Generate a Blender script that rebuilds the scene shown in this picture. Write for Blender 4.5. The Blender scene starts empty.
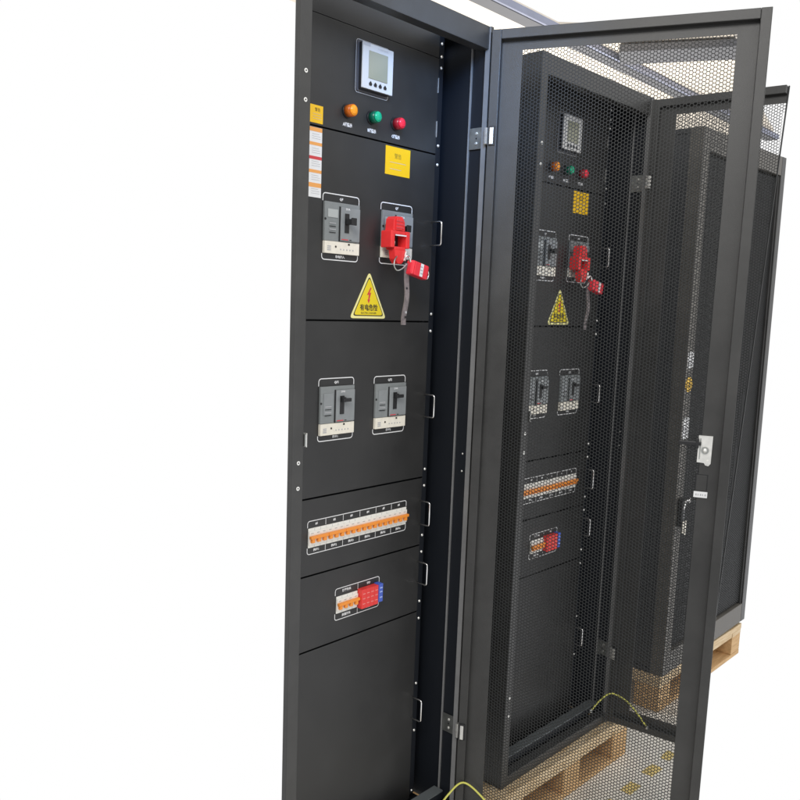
import bpy, bmesh, math, random
from mathutils import Vector, Matrix, Quaternion
random.seed(4)
sc = bpy.context.scene
COL = sc.collection
R = math.radians
# ------------------------------------------------------------ materials
def mat(name, col, rough=.5, metal=0, spec=.5, bump=0, bscale=900, vary=0, vscale=6, coat=0, trans=0):
    m = bpy.data.materials.new(name); m.use_nodes = True
    nt = m.node_tree; p = nt.nodes['Principled BSDF']
    p.inputs['Base Color'].default_value = (*col, 1)
    p.inputs['Roughness'].default_value = rough
    p.inputs['Metallic'].default_value = metal
    p.inputs['Specular IOR Level'].default_value = spec
    if coat: p.inputs['Coat Weight'].default_value = coat
    if trans: p.inputs['Transmission Weight'].default_value = trans
    if bump or vary:
        tc = nt.nodes.new('ShaderNodeTexCoord')
    if bump:
        n = nt.nodes.new('ShaderNodeTexNoise'); n.inputs['Scale'].default_value = bscale
        n.inputs['Detail'].default_value = 2
        b = nt.nodes.new('ShaderNodeBump'); b.inputs['Strength'].default_value = bump; b.inputs['Distance'].default_value = .0006
        nt.links.new(tc.outputs['Object'], n.inputs['Vector']); nt.links.new(n.outputs['Fac'], b.inputs['Height'])
        nt.links.new(b.outputs['Normal'], p.inputs['Normal'])
    if vary:
        n2 = nt.nodes.new('ShaderNodeTexNoise'); n2.inputs['Scale'].default_value = vscale
        n2.inputs['Detail'].default_value = 6; n2.inputs['Roughness'].default_value = .65
        r = nt.nodes.new('ShaderNodeValToRGB')
        r.color_ramp.elements[0].position = .3; r.color_ramp.elements[1].position = .7
        r.color_ramp.elements[0].color = (*[c*(1-vary) for c in col], 1)
        r.color_ramp.elements[1].color = (*[min(1, c*(1+vary)) for c in col], 1)
        nt.links.new(tc.outputs['Object'], n2.inputs['Vector']); nt.links.new(n2.outputs['Fac'], r.inputs['Fac'])
        nt.links.new(r.outputs['Color'], p.inputs['Base Color'])
        mr = nt.nodes.new('ShaderNodeMapRange'); mr.inputs['To Min'].default_value = rough*.72; mr.inputs['To Max'].default_value = min(1, rough*1.28)
        nt.links.new(n2.outputs['Fac'], mr.inputs['Value']); nt.links.new(mr.outputs['Result'], p.inputs['Roughness'])
    return m

def wood(name, a, b):
    m = bpy.data.materials.new(name); m.use_nodes = True
    nt = m.node_tree; p = nt.nodes['Principled BSDF']; p.inputs['Roughness'].default_value = .75
    tc = nt.nodes.new('ShaderNodeTexCoord'); mp = nt.nodes.new('ShaderNodeMapping')
    mp.inputs['Scale'].default_value = (4, 30, 55)
    n = nt.nodes.new('ShaderNodeTexNoise'); n.inputs['Scale'].default_value = 3; n.inputs['Detail'].default_value = 7
    r = nt.nodes.new('ShaderNodeValToRGB'); r.color_ramp.elements[0].color = (*a, 1); r.color_ramp.elements[1].color = (*b, 1)
    r.color_ramp.elements[0].position = .35; r.color_ramp.elements[1].position = .65
    nt.links.new(tc.outputs['Object'], mp.inputs['Vector']); nt.links.new(mp.outputs['Vector'], n.inputs['Vector'])
    nt.links.new(n.outputs['Fac'], r.inputs['Fac']); nt.links.new(r.outputs['Color'], p.inputs['Base Color'])
    return m

M = dict(
 paint=mat('black powder coat', (.039, .0385, .037), .43, spec=.5, bump=.5, vary=.3),
 panel=mat('black panel coat', (.025, .0248, .0245), .41, spec=.52, bump=.5, vary=.32, vscale=4),
 inner=mat('coat with painted cavity shade', (.008, .010, .014), .5, spec=.4, bump=.2),  # coat darkened to stand for the shade inside the cabinet
 sheet=mat('perforated sheet coat', (.018, .019, .019), .55, spec=.35),
 greylit=mat('grey coat with painted light', (.125, .115, .10), .5, spec=.4, bump=.4, vary=.2),  # light falling on the rack front frame is put into this grey
 rackside=mat('rack side coat', (.040, .042, .046), .5, spec=.4, bump=.3, vary=.12),
 black=mat('black plastic', (.012, .012, .013), .4),
 steel=mat('bright zinc steel', (.85, .84, .80), .42, metal=.9, vary=.08, vscale=60),
 zinc=mat('dull zinc steel', (.45, .46, .44), .42, metal=1, vary=.15, vscale=40),
 chrome=mat('chrome wire', (.88, .86, .84), .15, metal=1),
 ink=mat('white ink', (.78, .78, .78), .6),
 inkdark=mat('dark ink', (.03, .025, .02), .6),
 inkgrey=mat('grey ink', (.45, .45, .46), .6),
 grey=mat('grey moulded plastic', (.22, .235, .235), .45, bump=.1, vary=.07, vscale=40),
 greyhi=mat('grey raised plastic', (.25, .265, .27), .4, vary=.06, vscale=40),
 palelabel=mat('pale grey label', (.42, .44, .43), .5),
 cream=mat('cream plastic strip', (.82, .77, .66), .45, vary=.06, vscale=80),
 mcb=mat('white breaker plastic', (.82, .80, .74), .4),
 orange=mat('orange toggle plastic', (.90, .30, .035), .4),
 redp=mat('red surge module plastic', (.78, .05, .045), .4),
 redlt=mat('pale red print', (.85, .30, .27), .5),
 bluep=mat('blue module plastic', (.07, .13, .55), .4),
 bluelt=mat('pale blue print', (.4, .5, .85), .5),
 meterw=mat('white meter plastic', (.60, .595, .58), .35),
 lcd=mat('olive lcd glass', (.30, .30, .22), .14, spec=.6),
 smoke=mat('smoky meter base', (.08, .08, .09), .25),
 yellow=mat('yellow sticker vinyl', (.88, .52, .006), .4),
 yellow2=mat('yellow sign plastic', (.82, .64, .02), .35),
 signrim=mat('pale yellow sign rim', (.88, .82, .35), .3),
 paper=mat('white paper sticker', (.80, .80, .80), .6),
 striporange=mat('orange band print', (.85, .38, .10), .5),
 stripred=mat('red band print', (.62, .05, .06), .5),
 lockred=mat('red lockout nylon', (.80, .035, .035), .35, vary=.08, vscale=40),
 lockpad=mat('red padlock shell', (.82, .03, .05), .28, coat=.3),
 strap=mat('grey webbing strap', (.20, .17, .17), .7, bump=.6, bscale=500, vary=.3, vscale=90),
 wire=mat('yellow green wire', (.62, .60, .12), .4),
 lampO=mat('amber lens', (.95, .33, .01), .2), lampOd=mat('amber ring', (.55, .12, .008), .25),
 lampG=mat('green lens', (.0, .40, .20), .2), lampGd=mat('green ring', (.0, .10, .055), .25),
 lampR=mat('red lens', (.85, .02, .05), .2), lampRd=mat('red ring', (.32, .01, .02), .25),
 wood=wood('pale pallet wood', (.60, .42, .22), (.80, .64, .42)),
 woodd=wood('weathered pallet block wood', (.55, .34, .15), (.72, .47, .23)),
 edge=mat('folded edge painted highlight', (.20, .20, .20), .35, vary=.2),  # light grey that paints a bright highlight along the folded edges
 plate=mat('grey plate with painted light', (.15, .165, .17), .45, metal=.3, vary=.1),  # floor plate colour lightened to stand for light falling on it
 floor=mat('pale floor coating', (.84, .81, .74), .35, vary=.12, vscale=7),
 floory=mat('yellow floor paint', (.74, .58, .22), .55, vary=.25, vscale=40),
 ceil=mat('beige ceiling', (.86, .78, .67), .7, vary=.05, vscale=2),
 beam=mat('grey steel beam', (.125, .125, .135), .5, vary=.1),
 beamb=mat('blue grey tray', (.30, .32, .42), .5, vary=.1),
)
# ------------------------------------------------------------ mesh builder
class MB:
    def __init__(s): s.bm = bmesh.new(); s.mats = []
    def mi(s, m):
        m = M[m]
        if m not in s.mats: s.mats.append(m)
        return s.mats.index(m)
    def box(s, x0, x1, y0, y1, z0, z1, m='paint', bev=0, rot=None):
        i = s.mi(m); b = s.bm
        mat_ = Matrix.Translation(((x0+x1)/2, (y0+y1)/2, (z0+z1)/2))
        if rot is not None: mat_ = mat_ @ rot
        mat_ = mat_ @ Matrix.Diagonal((abs(x1-x0), abs(y1-y0), abs(z1-z0), 1))
        g = bmesh.ops.create_cube(b, size=1, matrix=mat_)
        vs = g['verts']; fs = {f for v in vs for f in v.link_faces}
        for f in fs: f.material_index = i
        if bev:
            es = list({e for v in vs for e in v.link_edges})
            r = bmesh.ops.bevel(b, geom=es, offset=bev, segments=2, affect='EDGES', profile=.6)
            for f in r['faces']: f.material_index = i
    def cyl(s, p, q, r, m='paint', seg=16, r2=None, smooth=True):
        p, q = Vector(p), Vector(q); d = q-p
        qt = Vector((0, 0, 1)).rotation_difference(d.normalized()).to_matrix().to_4x4()
        g = bmesh.ops.create_cone(s.bm, cap_ends=True, segments=seg, radius1=r, radius2=r if r2 is None else r2, depth=d.length,
                                  matrix=Matrix.Translation((p+q)/2) @ qt)
        i = s.mi(m)
        for f in {f for v in g['verts'] for f in v.link_faces}:
            f.material_index = i
            if smooth and len(f.verts) == 4: f.smooth = True
    def dome(s, c, r, h, m, seg=14, rings=4):
        # dome bulging to -y from centre c
        i = s.mi(m); c = Vector(c); prev = None; b = s.bm
        for k in range(rings):
            a = k/rings*math.pi/2
            ring = [b.verts.new(c+Vector((math.cos(t)*r*math.cos(a), -h*math.sin(a), math.sin(t)*r*math.cos(a)))) for t in [2*math.pi*j/seg for j in range(seg)]]
            if prev:
                for j in range(seg):
                    f = b.faces.new((prev[j], prev[(j+1) % seg], ring[(j+1) % seg], ring[j])); f.material_index = i; f.smooth = True
            prev = ring
        top = b.verts.new(c+Vector((0, -h, 0)))
        for j in range(seg):
            f = b.faces.new((prev[j], prev[(j+1) % seg], top)); f.material_index = i; f.smooth = True
    def tube(s, pts, r, m, seg=8, closed=False):
        i = s.mi(m); pts = [Vector(p) for p in pts]; b = s.bm; n = len(pts); rings = []
        ref = Vector((0, 0, 1)); last = None
        for k, p in enumerate(pts):
            if closed: t = (pts[(k+1) % n]-pts[k-1]).normalized()
            else: t = (pts[min(k+1, n-1)]-pts[max(k-1, 0)]).normalized()
            if last is None:
                a = t.cross(ref if abs(t.dot(ref)) < .9 else Vector((1, 0, 0))).normalized()
            else: a = (last - t*last.dot(t)).normalized()
            last = a; c = t.cross(a)
            rings.append([b.verts.new(p+a*math.cos(2*math.pi*j/seg)*r+c*math.sin(2*math.pi*j/seg)*r) for j in range(seg)])
        for k in range(n if closed else n-1):
            A, B = rings[k], rings[(k+1) % n]
            for j in range(seg):
                f = b.faces.new((A[j], A[(j+1) % seg], B[(j+1) % seg], B[j])); f.material_index = i; f.smooth = True
        if not closed:
            for rg in (rings[0], rings[-1]):
                f = b.faces.new(rg); f.material_index = i
    def poly(s, pts, y0, y1, m):
        # prism from (x,z) outline, y0 (front) .. y1
        i = s.mi(m); b = s.bm
        A = [b.verts.new((x, y0, z)) for x, z in pts]; B = [b.verts.new((x, y1, z)) for x, z in pts]
        fs = [b.faces.new(A), b.faces.new(B[::-1])]
        for k in range(len(pts)):
            fs.append(b.faces.new((A[k], A[(k+1) % len(pts)], B[(k+1) % len(pts)], B[k])))
        for f in fs: f.material_index = i
    def strip(s, pts, w, y, m, closed=False):
        # flat printed line in the x-z plane, mitred
        i = s.mi(m); b = s.bm; P = [Vector((x, z)) for x, z in pts]; n = len(P); L = []
        for k in range(n):
            if closed: a, c = P[k-1], P[(k+1) % n]
            else: a, c = P[max(k-1, 0)], P[min(k+1, n-1)]
            t1 = (P[k]-a).normalized() if (P[k]-a).length > 1e-9 else (c-P[k]).normalized()
            t2 = (c-P[k]).normalized() if (c-P[k]).length > 1e-9 else t1
            t = (t1+t2).normalized(); nn = Vector((-t.y, t.x)); sc_ = 1/max(.5, t.dot(t1))
            L.append((b.verts.new((P[k].x+nn.x*w/2*sc_, y, P[k].y+nn.y*w/2*sc_)), b.verts.new((P[k].x-nn.x*w/2*sc_, y, P[k].y-nn.y*w/2*sc_))))
        for k in range(n if closed else n-1):
            A, B = L[k], L[(k+1) % n]
            f = b.faces.new((A[0], A[1], B[1], B[0])); f.material_index = i
    def text(s, txt, x, y, z, size, m, align='CENTER', sx=1, bold=0):
        cu = bpy.data.curves.new('t', 'FONT'); cu.body = txt; cu.size = size; cu.align_x = align; cu.align_y = 'CENTER'
        cu.resolution_u = 1; cu.offset = bold
        o = bpy.data.objects.new('t', cu); COL.objects.link(o)
        me = bpy.data.meshes.new_from_object(o)
        i = s.mi(m); b = s.bm; vs = [b.verts.new((x+v.co.x*sx, y, z+v.co.y)) for v in me.vertices]
        for p in me.polygons:
            try: f = b.faces.new([vs[k] for k in p.vertices]); f.material_index = i
            except ValueError: pass
        bpy.data.objects.remove(o); bpy.data.curves.remove(cu); bpy.data.meshes.remove(me)
    def mesh(s, name, fixn=True):
        me = bpy.data.meshes.new(name)
        if fixn: bmesh.ops.recalc_face_normals(s.bm, faces=s.bm.faces)
        s.bm.to_mesh(me); s.bm.free()
        for m in s.mats: me.materials.append(m)
        return me
def link(name, me, parent=None, label=None):
    o = bpy.data.objects.new(name, me); COL.objects.link(o)
    if parent is not None: o.parent = parent
    if label: o['label'] = label
    return o
def obj(name, mb, parent=None, label=None): return link(name, mb.mesh(name), parent, label)
def thing(name, label, cat, loc=(0, 0, 0), rot=(0, 0, 0), group=None, mb=None):
    o = bpy.data.objects.new(name, mb.mesh(name) if mb else None); COL.objects.link(o)
    o.location = loc; o.rotation_euler = rot; o['label'] = label; o['category'] = cat
    if group: o['group'] = group
    return o
def struct(name, mb):
    o = obj(name, mb); o['kind'] = 'structure'; return o
def smooth_path(P, n=8):
    P = [Vector(p) for p in P]; out = []
    for k in range(len(P)-1):
        p0, p1, p2, p3 = P[max(k-1, 0)], P[k], P[k+1], P[min(k+2, len(P)-1)]
        for j in range(n):
            t = j/n
            out.append(.5*((2*p1)+(p2-p0)*t+(2*p0-5*p1+4*p2-p3)*t*t+(3*p1-p0-3*p2+p3)*t**3))
    out.append(P[-1]); return out
def rrect(u0, u1, z0, z1, r, n=4):
    out = []
    for cx, cz, a in ((u1-r, z1-r, 0), (u0+r, z1-r, 90), (u0+r, z0+r, 180), (u1-r, z0+r, 270)):
        for k in range(n+1):
            t = R(a+90*k/n); out.append((cx+r*math.cos(t), cz+r*math.sin(t)))
    return out

VP = .109; H = 2.005; W = .600
# ------------------------------------------------------------ perforated sheet (real holes)
def perforated(x0, x1, z0, z1, pitch=.0082, hole=.0039, th=.0012, slant=0):
    """sheet in the x-z plane, y from 0 to th, hexagonal pitch with round-ish real holes"""
    verts = []; faces = []
    dx = pitch*.8660254; nx = int((x1-x0)/dx); nz = int((z1-z0)/pitch)
    Rc = pitch/math.sqrt(3); A = [math.radians(60*k) for k in range(6)]
    co = [(math.cos(a), math.sin(a)) for a in A]
    for i in range(nx):
        cx = x0+dx*(i+.5)
        for j in range(nz):
            cz = z0+pitch*(j+.5+(.5 if i % 2 else 0)); b = len(verts)
            if slant and cx > x1-slant*(1-(cz-z0)/(z1-z0))-.005: continue
            for y in (0, th):
                for c, s_ in co: verts.append((cx+Rc*c, y, cz+Rc*s_))
                for c, s_ in co: verts.append((cx+hole*c, y, cz+hole*s_))
            for k in range(6):
                n = (k+1) % 6
                faces.append((b+k, b+n, b+6+n, b+6+k))
                faces.append((b+12+n, b+12+k, b+18+k, b+18+n))
                faces.append((b+6+k, b+6+n, b+18+n, b+18+k))
    me = bpy.data.meshes.new('perforated_sheet'); me.from_pydata(verts, [], faces); me.materials.append(M['sheet']); me.update()
    return me

# ------------------------------------------------------------ parts of an electrical cabinet
def mccb(root, u0, u1, z0, z1, up, top, bot, pale=False):
    b = MB(); f = VP
    zb0, zb1 = z0+.0135, z1-.0175; ub0, ub1 = u0+.002, u1-.002; w = ub1-ub0; h = zb1-zb0
    sp = zb0+.026
    b.box(ub0, ub1, f-.006, f, sp+.0006, zb1, 'grey', .0008)
    # raised centre field with dark split line
    rx0, rx1 = ub0+w*.42, ub0+w*.97
    b.box(rx0, rx1, f-.011, f-.0062, sp+.003, zb1-.009, 'greyhi', .0012)
    b.box(rx0-.0022, rx0-.0002, f-.0085, f-.0062, sp+.001, zb1-.008, 'black')
    b.box(ub0+w*.08, ub0+w*.36, f-.0072, f-.0062, zb0+h*(.70 if pale else .42), zb0+h*.86, 'palelabel' if pale else 'greyhi')
    for k in range(4):
        b.box(ub0+w*.12, ub0+w*.30, f-.0078, f-.0073, zb0+h*(.40+k*.06), zb0+h*(.415+k*.06), 'inkgrey' if k % 2 else 'black')
    # slot
    sx0, sx1 = ub0+w*.52, ub0+w*.64; sz0, sz1 = zb0+h*.42, zb0+h*.80
    b.box(sx0, sx1, f-.0125, f-.0112, sz0, sz1, 'black', .0004)
    b.text('250A', ub0+w*.60, f-.0116, zb1-.0125, .006, 'ink', bold=.0002)
    b.box(rx0+.002, rx0+.022, f-.0116, f-.0112, sp+.0045, sp+.0065, 'stripred')
    b.box(rx0+.026, rx0+.032, f-.0116, f-.0112, sp+.0045, sp+.0065, 'inkdark')
    for uu in (ub0+.0015, ub1-.0015):
        b.cyl((uu, f-.0068, zb0+h*.66), (uu, f-.006, zb0+h*.66), .0026, 'black', 10)
    o = obj('circuit_breaker', b, root)
    t = MB()
    if up:
        t.box(sx0+.001, sx1-.001, f-.020, f-.0126, sz1-.014, sz1-.003, 'black', .001)
        t.box(sx0-.001, sx1+.012, f-.024, f-.0185, sz1-.013, sz1-.005, 'black', .001)
    else:
        zc = (sz0+sz1)/2+.003
        t.box(sx0+.001, sx1-.001, f-.032, f-.0126, zc-.006, zc+.006, 'black', .0014)
        t.box(sx0-.0015, sx1+.0015, f-.035, f-.0322, zc-.008, zc+.008, 'black', .0014)
    obj('toggle', t, o)
    c = MB()
    c.box(ub0, ub1, f-.0075, f, zb0, sp, 'cream', .0008)
    for k in range(3): c.box(ub0+w*.07, ub0+w*.17, f-.0081, f-.0077, zb0+.006+k*.004, zb0+.0082+k*.004, 'inkgrey')
    c.cyl((ub0+w*.31, f-.0082, zb0+.015), (ub0+w*.31, f-.0076, zb0+.015), .0024, 'inkdark', 10)
    c.box(ub0+w*.66, ub0+w*.71, f-.0082, f-.0077, zb0+.020, zb0+.024, 'inkdark')
    for k in range(5): c.cyl((ub0+w*(.45+.09*k), f-.0082, zb0+.010), (ub0+w*(.45+.09*k), f-.0076, zb0+.010), .0017, 'inkgrey', 8)
    obj('rating_strip', c, o)
    p = MB(); y = f-.0006; r = .007
    tp = [(u0, zb1+.001), (u0, z1-r)] + [(u0+r-r*math.cos(R(a)), z1-r+r*math.sin(R(a))) for a in (30, 60, 90)]
    tp += [(u1-r+r*math.sin(R(a)), z1-r+r*math.cos(R(a))) for a in (0, 30, 60, 90)] + [(u1, zb1+.001)]
    p.strip(tp, .0021, y, 'ink'); p.text(top, (u0+u1)/2, y, z1-.0095, .0075, 'ink', bold=.0003, sx=1.1); obj('printed_bracket', p, o); p = MB()
    bp = [(x, z0+z1-z) for x, z in tp]; bp[0] = (u0, zb0-.001); bp[-1] = (u1, zb0-.001)
    p.strip(bp, .0021, y, 'ink')
    p.text(bot, (u0+u1)/2, y, z0+.0072, .0065, 'ink', bold=.0003, sx=1.1)
    obj('printed_bracket', p, o)

def mcb_row(root, u0, u1, z0, z1, groups, poles):
    w = (u1-u0)/groups; zm = .018
    f = VP
    for g in range(groups):
        a, c = u0+g*w+.0003, u0+(g+1)*w-.0003
        b = MB()
        b.box(a, c, f-.0022, f, z0, z1, 'mcb', .0007)
        b.box(a, c, f-.0048, f-.0024, z0+.0065, z1-.0065, 'mcb', .0007)
        pw = (c-a)/poles
        for k in range(poles):
            if k: b.box(a+k*pw-.0003, a+k*pw+.0003, f-.0026, f-.0020, z0+.001, z1-.001, 'inkgrey')
            b.box(a+(k+.3)*pw, a+(k+.7)*pw, f-.0053, f-.0049, z1-.012, z1-.0105, 'palelabel')
        o = obj('miniature_breaker', b, root)
        t = MB()
        zc = z0+(z1-z0)*.47
        t.box(a+.0002, c-.0002, f-.0125, f-.0050, zc+.0005, zc+.0070, 'orange', .0009)
        for k in range(poles):
            t.box(a+(k+.20)*pw, a+(k+.70)*pw, f-.0115, f-.0050, zc-.0085, zc+.002, 'orange', .0009)
        obj('toggle', t, o)

def cell_print(root, u0, u1, z0, z1, cells, ih, texts, bt):
    """printed white outline with label cells above and below a row of devices"""
    y = VP-.0006; r = .006
    for sgn, zc in ((1, z1), (-1, z0)):
        p = MB()
        zi = zc-sgn*ih
        path = [(u0, zi), (u0, zc-sgn*r)]+[(u0+r-r*math.cos(R(a)), zc-sgn*(r-r*math.sin(R(a)))) for a in (30, 60, 90)]
        path += [(u1-r+r*math.sin(R(a)), zc-sgn*(r-r*math.cos(R(a)))) for a in (0, 30, 60, 90)]+[(u1, zi)]
        p.strip(path, .0018, y, 'ink')
        for k in range(1, cells):
            u = u0+(u1-u0)*k/cells
            p.strip([(u, zc-sgn*.0012), (u, zi)], .0014, y-.0002, 'ink')
        for k in range(cells):
            u = u0+(u1-u0)*(k+.5)/cells
            p.text((texts if sgn > 0 else bt)[k], u, y, zc-sgn*ih*.52, .0072, 'ink', bold=.0003)
        obj('printed_label_row', p, root)

def indicator(root, u, z, m, txt):
    b = MB(); f = VP
    b.cyl((u, f, z), (u, f-.004, z), .0150, 'black', 24)
    b.cyl((u, f-.0042, z), (u, f-.020, z), .0132, m+'d', 24, .0126)
    o = obj('indicator_lamp', b, root)
    l = MB()
    l.cyl((u, f-.0202, z), (u, f-.0225, z), .0112, m, 24, .0106)
    l.dome((u, f-.0226, z), .0098, .003, m)
    obj('lens', l, o)
    t = MB(); t.text(txt, u+.002, f-.0007, z-.0285, .0088, 'ink', bold=.0004, sx=.86)
    obj('printed_caption', t, o)

PANELS = [(1.7178, 1.9385), (1.3130, 1.7144), (.9158, 1.3090), (.7358, .9118), (.5558, .7320), (.020, .5520)]
HANDLES = [(1.5549, 1.4982), (1.1287, 1.0720), (.8529, .7917), (.6909, .6340), (.3166, .2574)]
SCREW_Z = [1.9756, 1.9458, 1.9198, 1.7386, 1.6935, 1.3305, 1.2879, .9335, .8901, .7578, .7131, .5784, .5313, .3489, .2147, .0387]

def hinge(root, z, door_side=None):
    b = MB()
    b.box(.5940, .5965, .013, .0510, z-.025, z+.025, 'zinc', .0006)
    for dz in (-.0115, .0115): b.cyl((.5939, .030, z+dz), (.5915, .030, z+dz), .0042, 'steel', 14, .003)
    b.cyl((.5939, .030, z), (.5935, .030, z), .0022, 'black', 8)
    b.box(.5780, .5925, -.0120, -.0045, z-.019, z+.019, 'steel', .0012)
    b.cyl((.5955, -.0085, z-.017), (.5955, -.0085, z+.017), .0032, 'zinc', 14)
    return obj('hinge', b, root)

def make_cabinet(name, label, loc, rz, full, dw, wire, door_label):
    root = thing(name, label, 'electrical cabinet', loc, (0, 0, rz), 'open distribution cabinets in a row')
    # frame
    b = MB(); pd = .014 if not full else .04
    b.box(0, .0300, 0, pd, 0, H, 'paint', .0012)
    b.box(.5885, .6000, -.0030, .011, 0, H, 'paint', .001)
    b.box(.5872, .5883, -.0036, .010, .001, H-.001, 'edge')  # painted highlight line on the post lip
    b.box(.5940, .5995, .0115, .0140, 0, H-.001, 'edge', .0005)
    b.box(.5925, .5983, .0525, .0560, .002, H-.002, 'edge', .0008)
    b.box(.0302, .5883, .0004, .030, 1.953, H-.0005, 'paint', .0012)
    b.box(.0302, .5883, .0004, .030, .0005, .030, 'paint', .0012)
    obj('front_frame', b, root)
    s = MB(); s.cyl((0, 0, 0), (0, -.0009, 0), .0042, 'steel', 14); s.cyl((0, -.0010, 0), (0, -.0013, 0), .0017, 'black', 8)
    me = s.mesh('screw')
    for z in (1.7826, 1.7297, 1.027, .9745, .2731, .2193): link('screw', me, root).location = (.0168, 0, z)
    s = MB(); s.dome((0, 0, 0), .0028, .0012, 'steel', 10, 3); me = s.mesh('screw')
    for z in (.98, .935):
        q = link('screw', me, root); q.location = (.5983, .030, z); q.rotation_euler = (0, 0, R(-90))
    k = MB(); k.box(.0303, .0345, -.004, .012, 1.060, 1.085, 'zinc', .0006); k.box(.0350, .0368, -.003, .010, 1.058, 1.087, 'steel', .0004)
    obj('striker_clip', k, root)
    # right wall, plus unseen baffles added to keep light out of the cavity
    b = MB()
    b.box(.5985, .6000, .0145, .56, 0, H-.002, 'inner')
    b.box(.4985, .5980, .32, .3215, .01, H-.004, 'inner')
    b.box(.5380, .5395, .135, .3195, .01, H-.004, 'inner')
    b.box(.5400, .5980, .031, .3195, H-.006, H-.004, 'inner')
    obj('side_wall_and_baffles', b, root)
    if full:
        b = MB()
        b.box(0, .0015, .0405, .60, 0, H-.001, 'paint')
        b.box(.0020, .5980, .5985, .60, 0, H-.001, 'paint')
        b.box(.0020, .5980, .0305, .598, H-.0035, H-.001, 'paint')
        obj('outer_shell', b, root)
    fl = MB(); fl.box(.032, .590, .036, .066, .052, .056, 'plate'); fl.box(.032, .590, .0362, .040, .0305, .0515, 'inner'); fl.box(.0305, .5880, .0310, .30, .0010, .0030, 'inner'); obj('floor_plate', fl, root)  # lip coloured dark as shade; base sheet added to stop light leaking through
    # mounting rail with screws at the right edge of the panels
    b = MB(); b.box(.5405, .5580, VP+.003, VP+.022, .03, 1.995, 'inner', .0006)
    b.box(.1350, .5380, VP+.021, VP+.023, .03, 1.995, 'inner')  # added unseen dark sheet, keeps light from showing in the panel gaps
    o = obj('mounting_rail_and_backing', b, root)
    s = MB(); s.dome((0, 0, 0), .0040, .003, 'steel', 12, 3); me = s.mesh('screw')
    for z in SCREW_Z: link('screw', me, o).location = (.5495, VP+.0028, z)
    # panels
    for i, (za, zb) in enumerate(PANELS):
        b = MB()
        b.box(.0900, .5370, VP, VP+.0018, za, zb, 'panel', .0006)
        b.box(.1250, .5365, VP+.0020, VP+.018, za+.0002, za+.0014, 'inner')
        b.box(.5356, .5368, VP+.0020, VP+.018, za+.002, zb-.002, 'panel')
        if i == 0:
            for q0, q1 in ((1.8597, 1.8938), (1.757, 1.794)):
                b.box(.5366, .5376, VP-.0016, VP+.001, q0, q1, 'steel')
        o = obj('mounting_panel', b, root)
        hz = {1: 0, 2: 1, 3: 2, 4: 3, 5: 4}.get(i)
        if hz is not None:
            zt, zl = HANDLES[hz]; x = .532; r = .005; d = .033
            pts = [(x, VP, zt)] + [(x, VP-d+r-r*math.sin(R(a)), zt-r+r*math.cos(R(a))) for a in (0, 30, 60, 90)]
            pts += [(x, VP-d+r-r*math.cos(R(a)), zl+r-r*math.sin(R(a))) for a in (0, 30, 60, 90)] + [(x, VP, zl)]
            h = MB(); h.tube(pts, .0021, 'chrome', 10); obj('pull_handle', h, o)
    b = MB(); b.box(.0900, .5370, VP+.001, VP+.003, 1.9405, 2.0, 'panel'); obj('filler_panel', b, root)
    # power meter
    b = MB(); f = VP
    b.poly(rrect(.2580, .3560, 1.8095, 1.9155, .005), f-.003, f, 'smoke')
    b.box(.2625, .3515, f-.0118, f-.0032, 1.8135, 1.9110, 'black', .001)
    b.strip(rrect(.2562, .3600, 1.8075, 1.9175, .006), .0014, f-.0005, 'inkgrey', True)
    o = obj('power_meter', b, root)
    b = MB(); b.box(.2615, .3588, f-.0160, f-.0120, 1.8155, 1.9105, 'meterw', .0012)
    b.box(.2625, .2840, f-.0164, f-.0161, 1.9035, 1.9098, 'inkgrey')
    b.text('POWER METER', .324, f-.0166, 1.9035, .0050, 'inkgrey')
    pl = obj('face_plate', b, o)
    b = MB(); b.box(.2800, .3400, f-.0172, f-.0162, 1.8380, 1.8955, 'lcd', .0006)
    obj('screen', b, o)
    for k in range(4):
        b = MB(); uu = .2865+k*.0155
        b.poly([(uu-.0034, 1.8235), (uu+.0034, 1.8235), (uu+.0045, 1.8275), (uu, 1.8325), (uu-.0045, 1.8275)], f-.0178, f-.0162, 'black')
        obj('meter_button', b, o)
    for u, m, t in ((.2335, 'lampO', 'A相指示'), (.3095, 'lampG', 'B相指示'), (.3890, 'lampR', 'C相指示')): indicator(root, u, 1.7615, m, t)
    # yellow stickers
    b = MB(); b.box(.3595, .4442, f-.0008, f-.0001, 1.6475, 1.7108, 'yellow')
    b.text('警告', .4015, f-.0010, 1.690, .0125, 'inkdark', bold=-.0001)
    for k in range(3): b.box(.375, .430-.008*k, f-.0011, f-.0009, 1.6755-k*.0075, 1.6764-k*.0075, 'yellow2' if k % 2 else 'inkgrey')
    obj('warning_sticker', b, root)
    if not full:
        b = MB(); b.box(.1200, .1625, f-.0008, f-.0001, 1.7215, 1.7575, 'yellow')
        b.text('警告', .147, f-.0010, 1.7480, .008, 'inkdark')
        for k in range(3): b.box(.134, .158, f-.0011, f-.0009, 1.7395-k*.005, 1.7401-k*.005, 'inkgrey')
        obj('warning_sticker', b, root, 'small yellow sticker beside the front post')
        b = MB(); b.box(.1200, .1615, f-.0008, f-.0001, 1.5700, 1.7125, 'paper')
        for z0_, z1_, m in ((1.7040, 1.7122, 'striporange'), (1.6760, 1.6825, 'striporange'), (1.6475, 1.6540, 'stripred'), (1.6200, 1.6265, 'striporange'), (1.5905, 1.5995, 'striporange')):
            b.box(.1202, .1613, f-.0011, f-.0009, z0_, z1_, m)
        for zc in (1.694, 1.665, 1.6385, 1.610, 1.582):
            for k in range(3): b.box(.133, .157-.004*(k == 2), f-.0011, f-.0009, zc-.0045+k*.0045, zc-.0038+k*.0045, 'inkgrey')
        obj('instruction_sticker', b, root, 'white label strip with orange and red bands')
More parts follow.
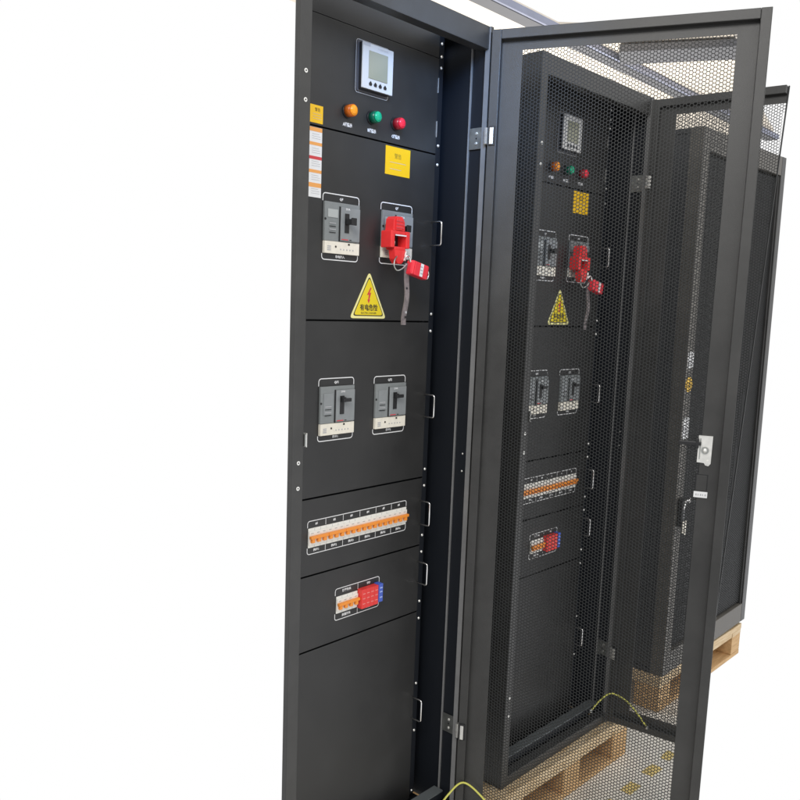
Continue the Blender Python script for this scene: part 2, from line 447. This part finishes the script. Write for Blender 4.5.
    mccb(root, .1678, .2777, 1.4427, 1.5832, False, 'QF', '市电输入', True)
    mccb(root, .3495, .4577, 1.4448, 1.5832, False, 'QF', '总输出', True)
    mccb(root, .1680, .2773, 1.0413, 1.1821, True, 'QF1', '输出1')
    mccb(root, .3454, .4560, 1.0419, 1.1804, True, 'QF2', '输出2')
    # triangle sign
    b = MB(); cx = .3181; z0, z1 = 1.3168, 1.4237
    def tri(k):
        h = (z1-z0); c = z0+h*.36; V = [(cx, z1), (cx-.0600, z0), (cx+.0600, z0)]; out = []
        V = [(cx+(x-cx)*k, c+(z-c)*k) for x, z in V]
        for a in range(3):
            p, q, r_ = Vector(V[a-1]), Vector(V[a]), Vector(V[(a+1) % 3]); e = .010*k
            s0 = q+(p-q).normalized()*e; s1 = q+(r_-q).normalized()*e
            for t in (0, .33, .66, 1): out.append(tuple((1-t)**2*s0+2*t*(1-t)*q+t*t*s1))
        return out
    b.poly(tri(1), f-.0012, f-.0001, 'signrim')
    b.poly(tri(.86), f-.0015, f-.0013, 'inkdark')
    b.poly(tri(.80), f-.0018, f-.0016, 'yellow2')
    zc = 1.372
    b.poly([(cx+.004, zc+.016), (cx-.0075, zc-.002), (cx-.001, zc-.001), (cx-.003, zc-.012), (cx-.0055, zc-.012), (cx-.001, zc-.021), (cx+.004, zc-.0115), (cx+.001, zc-.012), (cx+.0065, zc+.004), (cx+.0005, zc+.003), (cx+.007, zc+.014)], f-.0021, f-.0019, 'stripred')
    b.text('有电危险', cx, f-.0020, 1.3405, .0158, 'inkdark', bold=.0004, sx=.92)
    b.text('ELECTRIC DANGER', cx, f-.0020, 1.3290, .0062, 'inkdark', bold=.0001, sx=.95)
    obj('warning_sign', b, root)
    # miniature breakers
    mcb_row(root, .1455, .4775, .8005, .8455, 6, 3)
    cell_print(root, .1440, .4775, .7850, .8620, 6, .0150, ['#%d' % k for k in range(1, 7)], ['输出%d' % k for k in range(1, 7)])
    mcb_row(root, .2390, .3095, .6225, .6640, 1, 4)
    cell_print(root, .2360, .3865, .6060, .6830, 2, .0160, ['防雷开关', 'SPD'], ['浪涌开关', '浪涌'])
    b = MB()
    for k in range(4):
        a = .3110+k*.0145; b.box(a, a+.0141, f-.016, f, .6200, .6680, 'redp', .0009)
        for z in (.632, .645, .657): b.box(a+.003, a+.0115, f-.0166, f-.0162, z-.0009, z+.0009, 'redlt')
    o = obj('surge_protector', b, root)
    b = MB(); b.box(.3692, .3830, f-.018, f, .6240, .6700, 'bluep', .0009)
    for z in (.636, .650, .660): b.box(.3715, .3805, f-.0186, f-.0182, z-.0015, z+.0015, 'bluelt')
    obj('blue_module', b, o)
    for z in (1.7546, .2481): hinge(root, z)
    b = MB(); pw = wire
    b.tube(smooth_path(pw), .0026, 'wire', 8)
    for q in (pw[0], pw[-1]): b.cyl((q[0], q[1]-.004, q[2]), (q[0], q[1]+.004, q[2]), .006, 'zinc', 10)
    obj('ground_wire', b, root)
    # door, opened by 112 degrees
    th = DOOR_T[full]; zt, zb = 1.994, .010
    b = MB(); rw = .022
    b.box(0, rw, -.020, .0022, zb, zt, 'paint', .0014)
    rr = rw if dw > .5 else .004
    if dw > .5: b.box(dw-rr, dw, -.020, .0022, zb, zt, 'paint', .0014)
    else: b.poly([(dw-.085, zb), (dw-.082, zb), (dw, zt), (dw-.003, zt)], -.004, .0022, 'sheet')
    cut = 0 if dw > .5 else .085
    b.box(rw+.0002, dw-rr-.0002, -.020, .0022, zt-rw, zt-.0003, 'paint', .0014)
    b.box(rw+.0002, dw-rr-.0002-cut+(.009 if cut else 0), -.020, .0022, zb+.0003, zb+rw, 'paint', .0014)
    xs = .0705; xe = .5350 if dw > .5 else dw-rr-.001
    b.box(rw-.002, xs, -.0018, -.0004, zb+rw-.002, zt-rw+.002, 'paint')
    if dw > .5: b.box(xe, dw-rr+.002, -.0018, -.0004, zb+rw-.002, zt-rw+.002, 'paint')
    b.box(xs-.002, xe+.002, -.0016, -.0003, 1.9490, zt-rw+.002, 'paint')
    b.box(xs-.002, xe-.0002-cut+(.008 if cut else .002), -.0016, -.0003, zb+rw-.002, .060, 'paint')
    for z in (1.7546, .2481): b.box(.0030, .0190, -.0222, -.0202, z-.022, z+.022, 'black')
    door = obj('door', b, root, door_label)
    door.location = (.6005, -.004, 0); door.rotation_euler = (0, 0, math.atan2(-math.sin(R(th)), -math.cos(R(th))))
    link('perforated_sheet', perforated(.0670, xe+.002, .056, 1.953, slant=cut), door)
    for z in (1.7546, .2481):
        h = MB(); h.box(.0060, .0150, -.0255, -.0222, z-.020, z+.018, 'steel', .001); obj('hinge_leaf', h, door)
    if dw > .5:
        h = MB()
        h.poly([(.5285, 1.0165), (.5440, 1.0155), (.5470, 1.0105), (.5540, 1.0090), (.5585, 1.0150), (.5590, 1.0785), (.5285, 1.0785)], -.0065, -.0020, 'steel')
        h.cyl((.5440, -.0068, 1.045), (.5440, -.0100, 1.045), .0085, 'zinc', 18)
        h.dome((.5440, -.0101, 1.045), .0055, .003, 'steel')
        h.cyl((.5520, -.0068, 1.018), (.5520, -.0090, 1.018), .0048, 'steel', 14)
        h.box(.5320, .5345, -.0074, -.0066, 1.024, 1.072, 'zinc')
        o = obj('latch', h, door, 'zinc latch plate with a round cam')
        h = MB(); h.box(.4860, .5350, -.0160, -.0100, 1.0560, 1.0650, 'black', .0015); h.box(.5230, .5300, -.0165, -.0095, 1.050, 1.072, 'black', .001)
        obj('latch_lever', h, door)
        h = MB(); h.strip([(.5300, .9490), (.5300, .9870), (.5550, .9870), (.5550, .9490)], .0022, -.0021, 'black')
        h.box(.5310, .5540, -.0030, -.0020, .9500, .9860, 'paint', .0008)
        h.box(.5275, .5575, -.0052, -.0020, .9340, .9480, 'ink', .0008)
        [h.box(.5315+k*.005, .5345+k*.005-.001*(k%2), -.0056, -.0053, .9385, .9430, 'inkgrey') for k in range(5)]
        obj('lock_cover', h, door)
    return root

# doors: A at 112 degrees, B at 97
DOOR_T = {False: 112, True: 97}
cabA = make_cabinet('electrical_cabinet', 'nearest black electrical cabinet, front open, panels of breakers in plain view', (0, 0, 0), 0, False, .600,
    [(.515, -.004, .045), (.540, -.020, .088), (.588, -.032, .108), (.612, -.075, .078), (.628, -.115, .030)], 'wide open door of fine hexagonal mesh')
cabB = make_cabinet('electrical_cabinet', 'farther black electrical cabinet on a wooden pallet, seen through the nearest mesh door', (.7923, -.0164, -.008), -.0158, True, .378,
    [(.478, -.004, .078), (.512, -.020, .112), (.560, -.034, .122), (.588, -.085, .092), (.594, -.145, .034)], 'second mesh door standing open behind the first')

# ------------------------------------------------------------ lockout clamp, padlock and strap hung on the breaker toggle
def lockout(loc, rz, which):
    mtx = dict(loc=loc, rot=(0, 0, rz))
    b = MB(); y0 = .064
    b.poly([(.3490, 1.5185), (.3900, 1.5185), (.3880, 1.5400), (.3800, 1.5500), (.3580, 1.5500), (.3510, 1.5440)], .068, .092, 'lockred')
    for q in range(3): b.box(.3565, .3815, .0643, .0653, 1.5235+q*.0075, 1.5262+q*.0075, 'stripred')
    b.box(.3580, .3800, .0655, .0678, 1.5200, 1.5465, 'lockred', .0008)
    b.box(.3400, .3530, y0, .097, 1.4795, 1.5180, 'lockred', .0025)
    b.box(.3915, .4045, y0, .094, 1.4795, 1.5180, 'lockred', .0025)
    b.box(.3532, .3913, y0+.002, .092, 1.5095, 1.5178, 'lockred', .002)
    b.box(.3532, .3913, y0+.001, .092, 1.4750, 1.4825, 'lockred', .002)
    b.poly([(.3520, 1.4752), (.3910, 1.4752), (.3870, 1.4520), (.3770, 1.4440), (.3650, 1.4440), (.3560, 1.4540)], .064, .082, 'lockred')
    o = thing('lockout_clamp', 'red lockout clamp over the upper right breaker toggle of the '+which, 'lockout clamp', group='red lockout clamps on breakers', mb=b)
    o.location = loc; o.rotation_euler = (0, 0, rz)
    s = MB(); s.box(.3540, .3905, .0630, .0645, 1.5066, 1.5092, 'ink'); s.box(.3535, .3910, .090, .092, 1.4830, 1.5060, 'black')
    s.cyl((.372, .086, 1.4853), (.372, .084, 1.496), .0026, 'cream', 8); obj('window', s, o)
    s = MB(); s.box(.3840, .3910, .0590, .0636, 1.4500, 1.4740, 'steel', .002, Matrix.Rotation(.25, 4, 'Y'))
    s.tube(smooth_path([(.3600, .063, 1.460), (.3480, .058, 1.452), (.3440, .056, 1.438), (.3500, .052, 1.428), (.3620, .048, 1.432), (.3760, .046, 1.444)]), .0016, 'zinc', 8)
    obj('clamp_screw', s, o)
    # padlock
    b = MB(); rot = Matrix.Rotation(R(12), 4, 'Y')
    b.box(.3845, .4440, .036, .058, 1.4150, 1.4490, 'lockpad', .0055, rot)
    b.box(.3905, .4100, .0335, .0357, 1.4185, 1.4495, 'lockpad', .001, rot)
    p = thing('padlock', 'red padlock with a white label hanging from the clamp on the '+which, 'padlock', group='red padlocks hanging from the clamps', mb=b)
    p.location = loc; p.rotation_euler = (0, 0, rz)
    s = MB(); s.box(.4085, .4215, .0345, .0356, 1.4170, 1.4465, 'ink', 0, rot)
    for k in range(3): s.box(.4115, .4190, .0339, .0343, 1.4225+k*.0075, 1.4250+k*.0075, 'inkgrey', 0, rot)
    obj('label_patch', s, p)
    s = MB(); n = 14
    s.tube([(.4470+.009*math.cos(2*math.pi*k/n), .047, 1.4230+.011*math.sin(2*math.pi*k/n)) for k in range(n)], .0018, 'chrome', 8, True)
    s.tube(smooth_path([(.3900, .046, 1.447), (.3830, .046, 1.460), (.3750, .046, 1.462), (.3715, .050, 1.456)]), .0026, 'chrome', 8)
    obj('shackle', s, p)
    # strap
    b = MB(); nseg = 16; w = .0075
    pts = [(.3835+.003*math.sin(k*.35), .052+.003*math.sin(k*.5), 1.446-k*(1.446-1.3045)/nseg) for k in range(nseg+1)]
    b.mi('strap')
    V = [[b.bm.verts.new((x+sx*w, y+sy*.0011, z)) for sx, sy in ((-1, -1), (1, -1), (1, 1), (-1, 1))] for x, y, z in pts]
    for k in range(nseg):
        for j in range(4): b.bm.faces.new((V[k][j], V[k][(j+1) % 4], V[k+1][(j+1) % 4], V[k+1][j]))
    b.bm.faces.new(V[0]); b.bm.faces.new(V[-1])
    for k in range(7): b.box(.3815, .3870, .0502, .0508, 1.32+k*.011, 1.325+k*.011, 'inkgrey' if k % 2 else 'black')
    q = thing('strap', 'grey ribbed strap hanging below the padlock of the '+which, 'strap', group='grey straps hanging from the clamps', mb=b)
    q.location = loc; q.rotation_euler = (0, 0, rz)
lockout((0, 0, 0), 0, 'nearest cabinet')
lockout((.7923, -.0164, -.008), -.0158, 'farther cabinet')

# ------------------------------------------------------------ third cabinet, a closed rack
def make_rack():
    w, h, d = .835, 2.0, .90
    root = thing('rack_cabinet', 'farthest dark rack cabinet with stickers and a grey front frame lightened as if lit, on its own pallet', 'rack cabinet', (1.857, -.007, -.008), (0, -.018, 0))
    b = MB(); f = .060
    b.box(0, f, 0, .05, 0, h, 'greylit', .002); b.box(w-.045, w, 0, .05, 0, h, 'paint', .002)
    b.box(f+.0003, w-.0453, 0.0005, .05, h-.075, h-.0005, 'greylit', .002); b.box(f+.0003, w-.0453, .0005, .05, .0005, .085, 'greylit', .002)
    obj('front_frame', b, root)
    b = MB()
    b.box(0.004, .0055, .0600, d-.04, .02, h-.02, 'rackside')
    b.box(0, .030, .0505, .0590, 0, h, 'rackside', .001)
    b.box(0.0005, .030, d-.039, d, 0, h, 'rackside', .001)
    b.box(.0008, .004, .0600, d-.041, h-.018, h-.001, 'rackside'); b.box(.0008, .004, .0600, d-.041, .001, .018, 'rackside')
    b.box(w-.0015, w, .0505, d, 0, h, 'rackside'); b.box(.031, w-.002, d-.0015, d, 0, h, 'rackside'); b.box(.031, w-.002, .0505, d-.002, h-.003, h-.0005, 'rackside')
    b.box(.031, w-.002, .0505, d-.002, .0, .003, 'rackside')
    o = obj('side_panel', b, root)
    s = MB()
    for k in range(2): s.cyl((.004, .15+.05*0, 1.84-1.2*k), (.0018, .15, 1.84-1.2*k), .006, 'steel', 10)
    s.box(.003, .0038, .20, .46, 1.925, 1.935, 'greylit')
    obj('panel_lock', s, root)
    b = MB()
    b.box(f+.012, w-.058, .020, .0212, .095, h-.085, 'black')
    b.box(f+.001, f+.011, .006, .030, .0855, h-.0755, 'paint', .001); b.box(w-.057, w-.0455, .006, .030, .0855, h-.0755, 'paint', .001)
    door = obj('door', b, root)
    ps = link('perforated_sheet', perforated(0, w-.058-f-.012, 0, h-.18, .0100, .0044), door); ps.location = (f+.012, .012, .092)
    # stickers and handle on the front frame
    for nm, u0, u1, z0, z1, m in (('paper_sticker', .008, .059, 1.170, 1.228, 'paper'), ('paper_sticker', .006, .059, .912, .990, 'paper'), ('yellow_sticker', .006, .060, 1.086, 1.135, 'yellow')):
        s = MB()
        if m == 'yellow':
            s.poly([((u0+u1)/2+.029*math.cos(t), (z0+z1)/2+.027*math.sin(t)) for t in [2*math.pi*k/20 for k in range(20)]], -.0012, -.0002, m)
        else: s.box(u0, u1, -.0012, -.0002, z0, z1, m)
        if m == 'paper':
            for k in range(4): s.box(u0+.006, u1-.008, -.0015, -.0013, z0+.010+k*.009, z0+.0125+k*.009, 'inkgrey')
        else: s.poly([((u0+u1)/2, z1-.016), ((u0+u1)/2-.006, z0+.018), ((u0+u1)/2+.006, z0+.018)], -.0015, -.0013, 'inkdark')
        obj(nm, s, root)
    s = MB(); s.box(.018, .050, -.018, -.0002, .585, .690, 'black', .004)
    s.tube(smooth_path([(.012, -.024, .655), (.014, -.03, .682), (.034, -.03, .688), (.052, -.028, .678), (.060, -.026, .690)]), .0045, 'chrome', 8)
    for k in range(2): s.box(.018+.018*k, .030+.018*k, -.026, -.022, .560-.006*k, .608, 'cream', .002)
    obj('swing_handle', s, root)
make_rack()

# ------------------------------------------------------------ pallets
def pallet(name, label, loc, rz, L, D, bl, seed, bw=.095):
    root = thing(name, label, 'pallet', loc, (0, 0, rz), 'wooden pallets under the cabinets')
    rnd = random.Random(seed)
    # local: x along the row, y depth, z=0 is the floor, top at .142
    n = 6; gw = .022; bwid = (D-gw*(n-1))/n
    for k in range(n):
        b = MB(); y = k*(bwid+gw); b.box(0, L, y, y+bwid, .118+rnd.uniform(-.001, .0), .142, 'wood', .0015)
        obj('deck_board', b, root)
    for x in (0, (L-bw)/2 if bl is None else bl, L-bw):
        b = MB(); b.box(x+.0005, x+bw-.0005, .0015, D-.0015, .097, .1165, 'wood', .0015); obj('stringer', b, root)
        for y in (.002, (D-.1)/2, D-.102):
            b = MB(); b.box(x, x+bw, y, y+.10, .0185, .0965, 'woodd', .002); obj('block', b, root)
    for y in (.002, (D-.1)/2, D-.102):
        b = MB(); b.box(0.001, L-.001, y-.001, y+.099, .0005, .018, 'woodd', .0015); obj('base_board', b, root)
    f = MB(); f.box(bw+.001, (bl if bl else (L-bw)/2)-.001, .004, .022, .098, .1165, 'wood'); f.box((bl if bl else (L-bw)/2)+bw+.001, L-bw-.001, .004, .022, .098, .1165, 'wood')
    obj('front_batten', f, root)
pallet('wooden_pallet', 'pale wooden pallet carrying the farther open cabinet, low behind the mesh door', (.7723, -.0464, -.1500), -.0158, .715, .68, .315, 1)
pallet('wooden_pallet', 'wooden pallet under the farthest rack cabinet', (1.852, -.004, -.1500), 0, .82, .90, None, 2)

# ------------------------------------------------------------ setting
def flat(name, pts, z, th, m):
    b = MB(); i = b.mi(m)
    A = [b.bm.verts.new((x, y, z)) for x, y in pts]; B = [b.bm.verts.new((x, y, z+th)) for x, y in pts]
    b.bm.faces.new(A); b.bm.faces.new(B[::-1]); n = len(pts)
    for k in range(n): b.bm.faces.new((A[k], A[(k+1) % n], B[(k+1) % n], B[k]))
    return struct(name, b)
flat('floor', [(-.2, -1.1), (.90, -.60), (1.20, -.42), (1.58, -.255), (1.88, -.140), (2.10, -.045), (2.30, .06), (2.65, .10), (2.65, .95), (1.4, .95), (.62, .50), (0, 0)], -.170, .0195, 'floor')
for x in (.90, 1.035, 1.17, 1.305, 1.455, 1.585):
    q = random.uniform(-.008, .008); b = MB(); b.box(x-.034+q, x+.026-q, -.183+q, -.152, -.1502, -.1490, 'floory', 0, Matrix.Rotation(.08+q*20, 4, 'Z')); o = struct('floor_marking', b)
flat('ceiling', [(2.4, 3.0), (2.7, 1.96), (3.95, 1.96), (4.75, 1.10), (6.6, 1.62), (8.0, 1.93), (8.0, 3.2)], 3.20, .04, 'ceil')
b = MB(); b.box(2.2, 8.1, 1.925, 2.03, 3.150, 3.1995, 'beam', .004); b.box(2.2, 8.1, 1.905, 1.9245, 3.155, 3.1995, 'beamb', .003); struct('ceiling_beam', b)
b = MB(); b.box(-.16, .16, -.40, .42, 0, .05, 'beam', .004); o = struct('ceiling_beam', b); o.location = (4.78, 1.47, 3.135); o.rotation_euler = (0, 0, R(26))

# ------------------------------------------------------------ camera
cam = bpy.data.cameras.new('camera'); co = bpy.data.objects.new('camera', cam); COL.objects.link(co); sc.camera = co
r = Vector((0.67832207, -0.73396218, 0.03433204)); u = Vector((0.08106168, 0.12119301, 0.98931353)); f = Vector((0.73027952, 0.66829019, -0.1417041))
mm = Matrix((r, u, -f)).transposed().to_4x4(); mm.translation = Vector((-1.09603928, -1.26033048, 1.34859604)); co.matrix_world = mm
cam.sensor_width = 36; cam.lens = 842.9475/800*36; cam.shift_x = (400-388.0956)/800; cam.shift_y = (425.9573-400)/800
cam.clip_start = .05; cam.clip_end = 100
sc.render.resolution_x = sc.render.resolution_y = 1024

# ------------------------------------------------------------ light: white surround plus added soft lamps
w = bpy.data.worlds.new('World'); sc.world = w; w.use_nodes = True
nt = w.node_tree; bg = nt.nodes['Background']; bg.inputs['Strength'].default_value = 1.0
tc = nt.nodes.new('ShaderNodeTexCoord')
dp = nt.nodes.new('ShaderNodeVectorMath'); dp.operation = 'DOT_PRODUCT'; dp.inputs[1].default_value = (.72, .68, -.12)
mr = nt.nodes.new('ShaderNodeMapRange'); mr.inputs['From Min'].default_value = .50; mr.inputs['From Max'].default_value = .76
sx = nt.nodes.new('ShaderNodeSeparateXYZ'); mz = nt.nodes.new('ShaderNodeMapRange'); mz.inputs['From Min'].default_value = -1; mz.inputs['From Max'].default_value = 1
rp = nt.nodes.new('ShaderNodeValToRGB')
for p_, c_ in ((0, (.22, .21, .18)), (.40, (.28, .27, .24)), (.50, (.62, .61, .58)), (.62, (1.35, 1.36, 1.38)), (1, (1.5, 1.52, 1.58))):
    e = rp.color_ramp.elements.new(p_) if p_ not in (0, 1) else rp.color_ramp.elements[int(p_)]
    e.color = (*c_, 1)
mx = nt.nodes.new('ShaderNodeMix'); mx.data_type = 'RGBA'; mxa, mxb = [q for q in mx.inputs if q.type == 'RGBA']; mxo = [q for q in mx.outputs if q.type == 'RGBA'][0]; mxb.default_value = (1, 1, 1, 1)
L_ = nt.links.new
L_(tc.outputs['Generated'], dp.inputs[0]); L_(dp.outputs['Value'], mr.inputs['Value']); L_(tc.outputs['Generated'], sx.inputs[0])
L_(sx.outputs['Z'], mz.inputs['Value']); L_(mz.outputs['Result'], rp.inputs['Fac'])
mX = nt.nodes.new('ShaderNodeMapRange'); mX.inputs['From Min'].default_value = -1; mX.inputs['From Max'].default_value = .3; mX.inputs['To Min'].default_value = .5
vs = nt.nodes.new('ShaderNodeVectorMath'); vs.operation = 'SCALE'
L_(sx.outputs['X'], mX.inputs['Value']); L_(rp.outputs['Color'], vs.inputs[0]); L_(mX.outputs['Result'], vs.inputs['Scale']); L_(vs.outputs[0], mxa)
L_(mr.outputs['Result'], mx.inputs[0]); L_(mxo, bg.inputs['Color'])
def area(name, loc, tgt, sx, sy, e, col):
    l = bpy.data.lights.new(name, 'AREA'); l.shape = 'RECTANGLE'; l.size = sx; l.size_y = sy; l.energy = e; l.color = col
    o = bpy.data.objects.new(name, l); COL.objects.link(o); o.location = loc
    o.rotation_euler = (Vector(tgt)-Vector(loc)).to_track_quat('-Z', 'Y').to_euler(); return o
area('added_key_light', (-1.9, -1.3, 3.0), (.3, .1, 1.5), 1.2, .9, 55, (1, .98, .95))  # added key light from upper left; no skylight stands there
bl = area('added_cool_fill', (.05, -.50, 2.15), (.60, .16, 1.74), .25, .25, 0.9, (.22, .48, 1)); bl.data.spread = R(50)  # added blue fill near the opening, tints the cavity wall; no window here
area('hidden_ceiling_fill', (4.4, 2.6, .9), (5.0, 1.9, 3.2), 1.6, 1.6, 105, (1, .97, .92))  # added upward fill, hidden behind the cabinets to brighten the ceiling
sc.view_settings.view_transform = 'Standard'; sc.view_settings.look = 'None'
sc.view_settings.exposure = 0; sc.view_settings.gamma = 1
sc.render.engine = 'CYCLES'
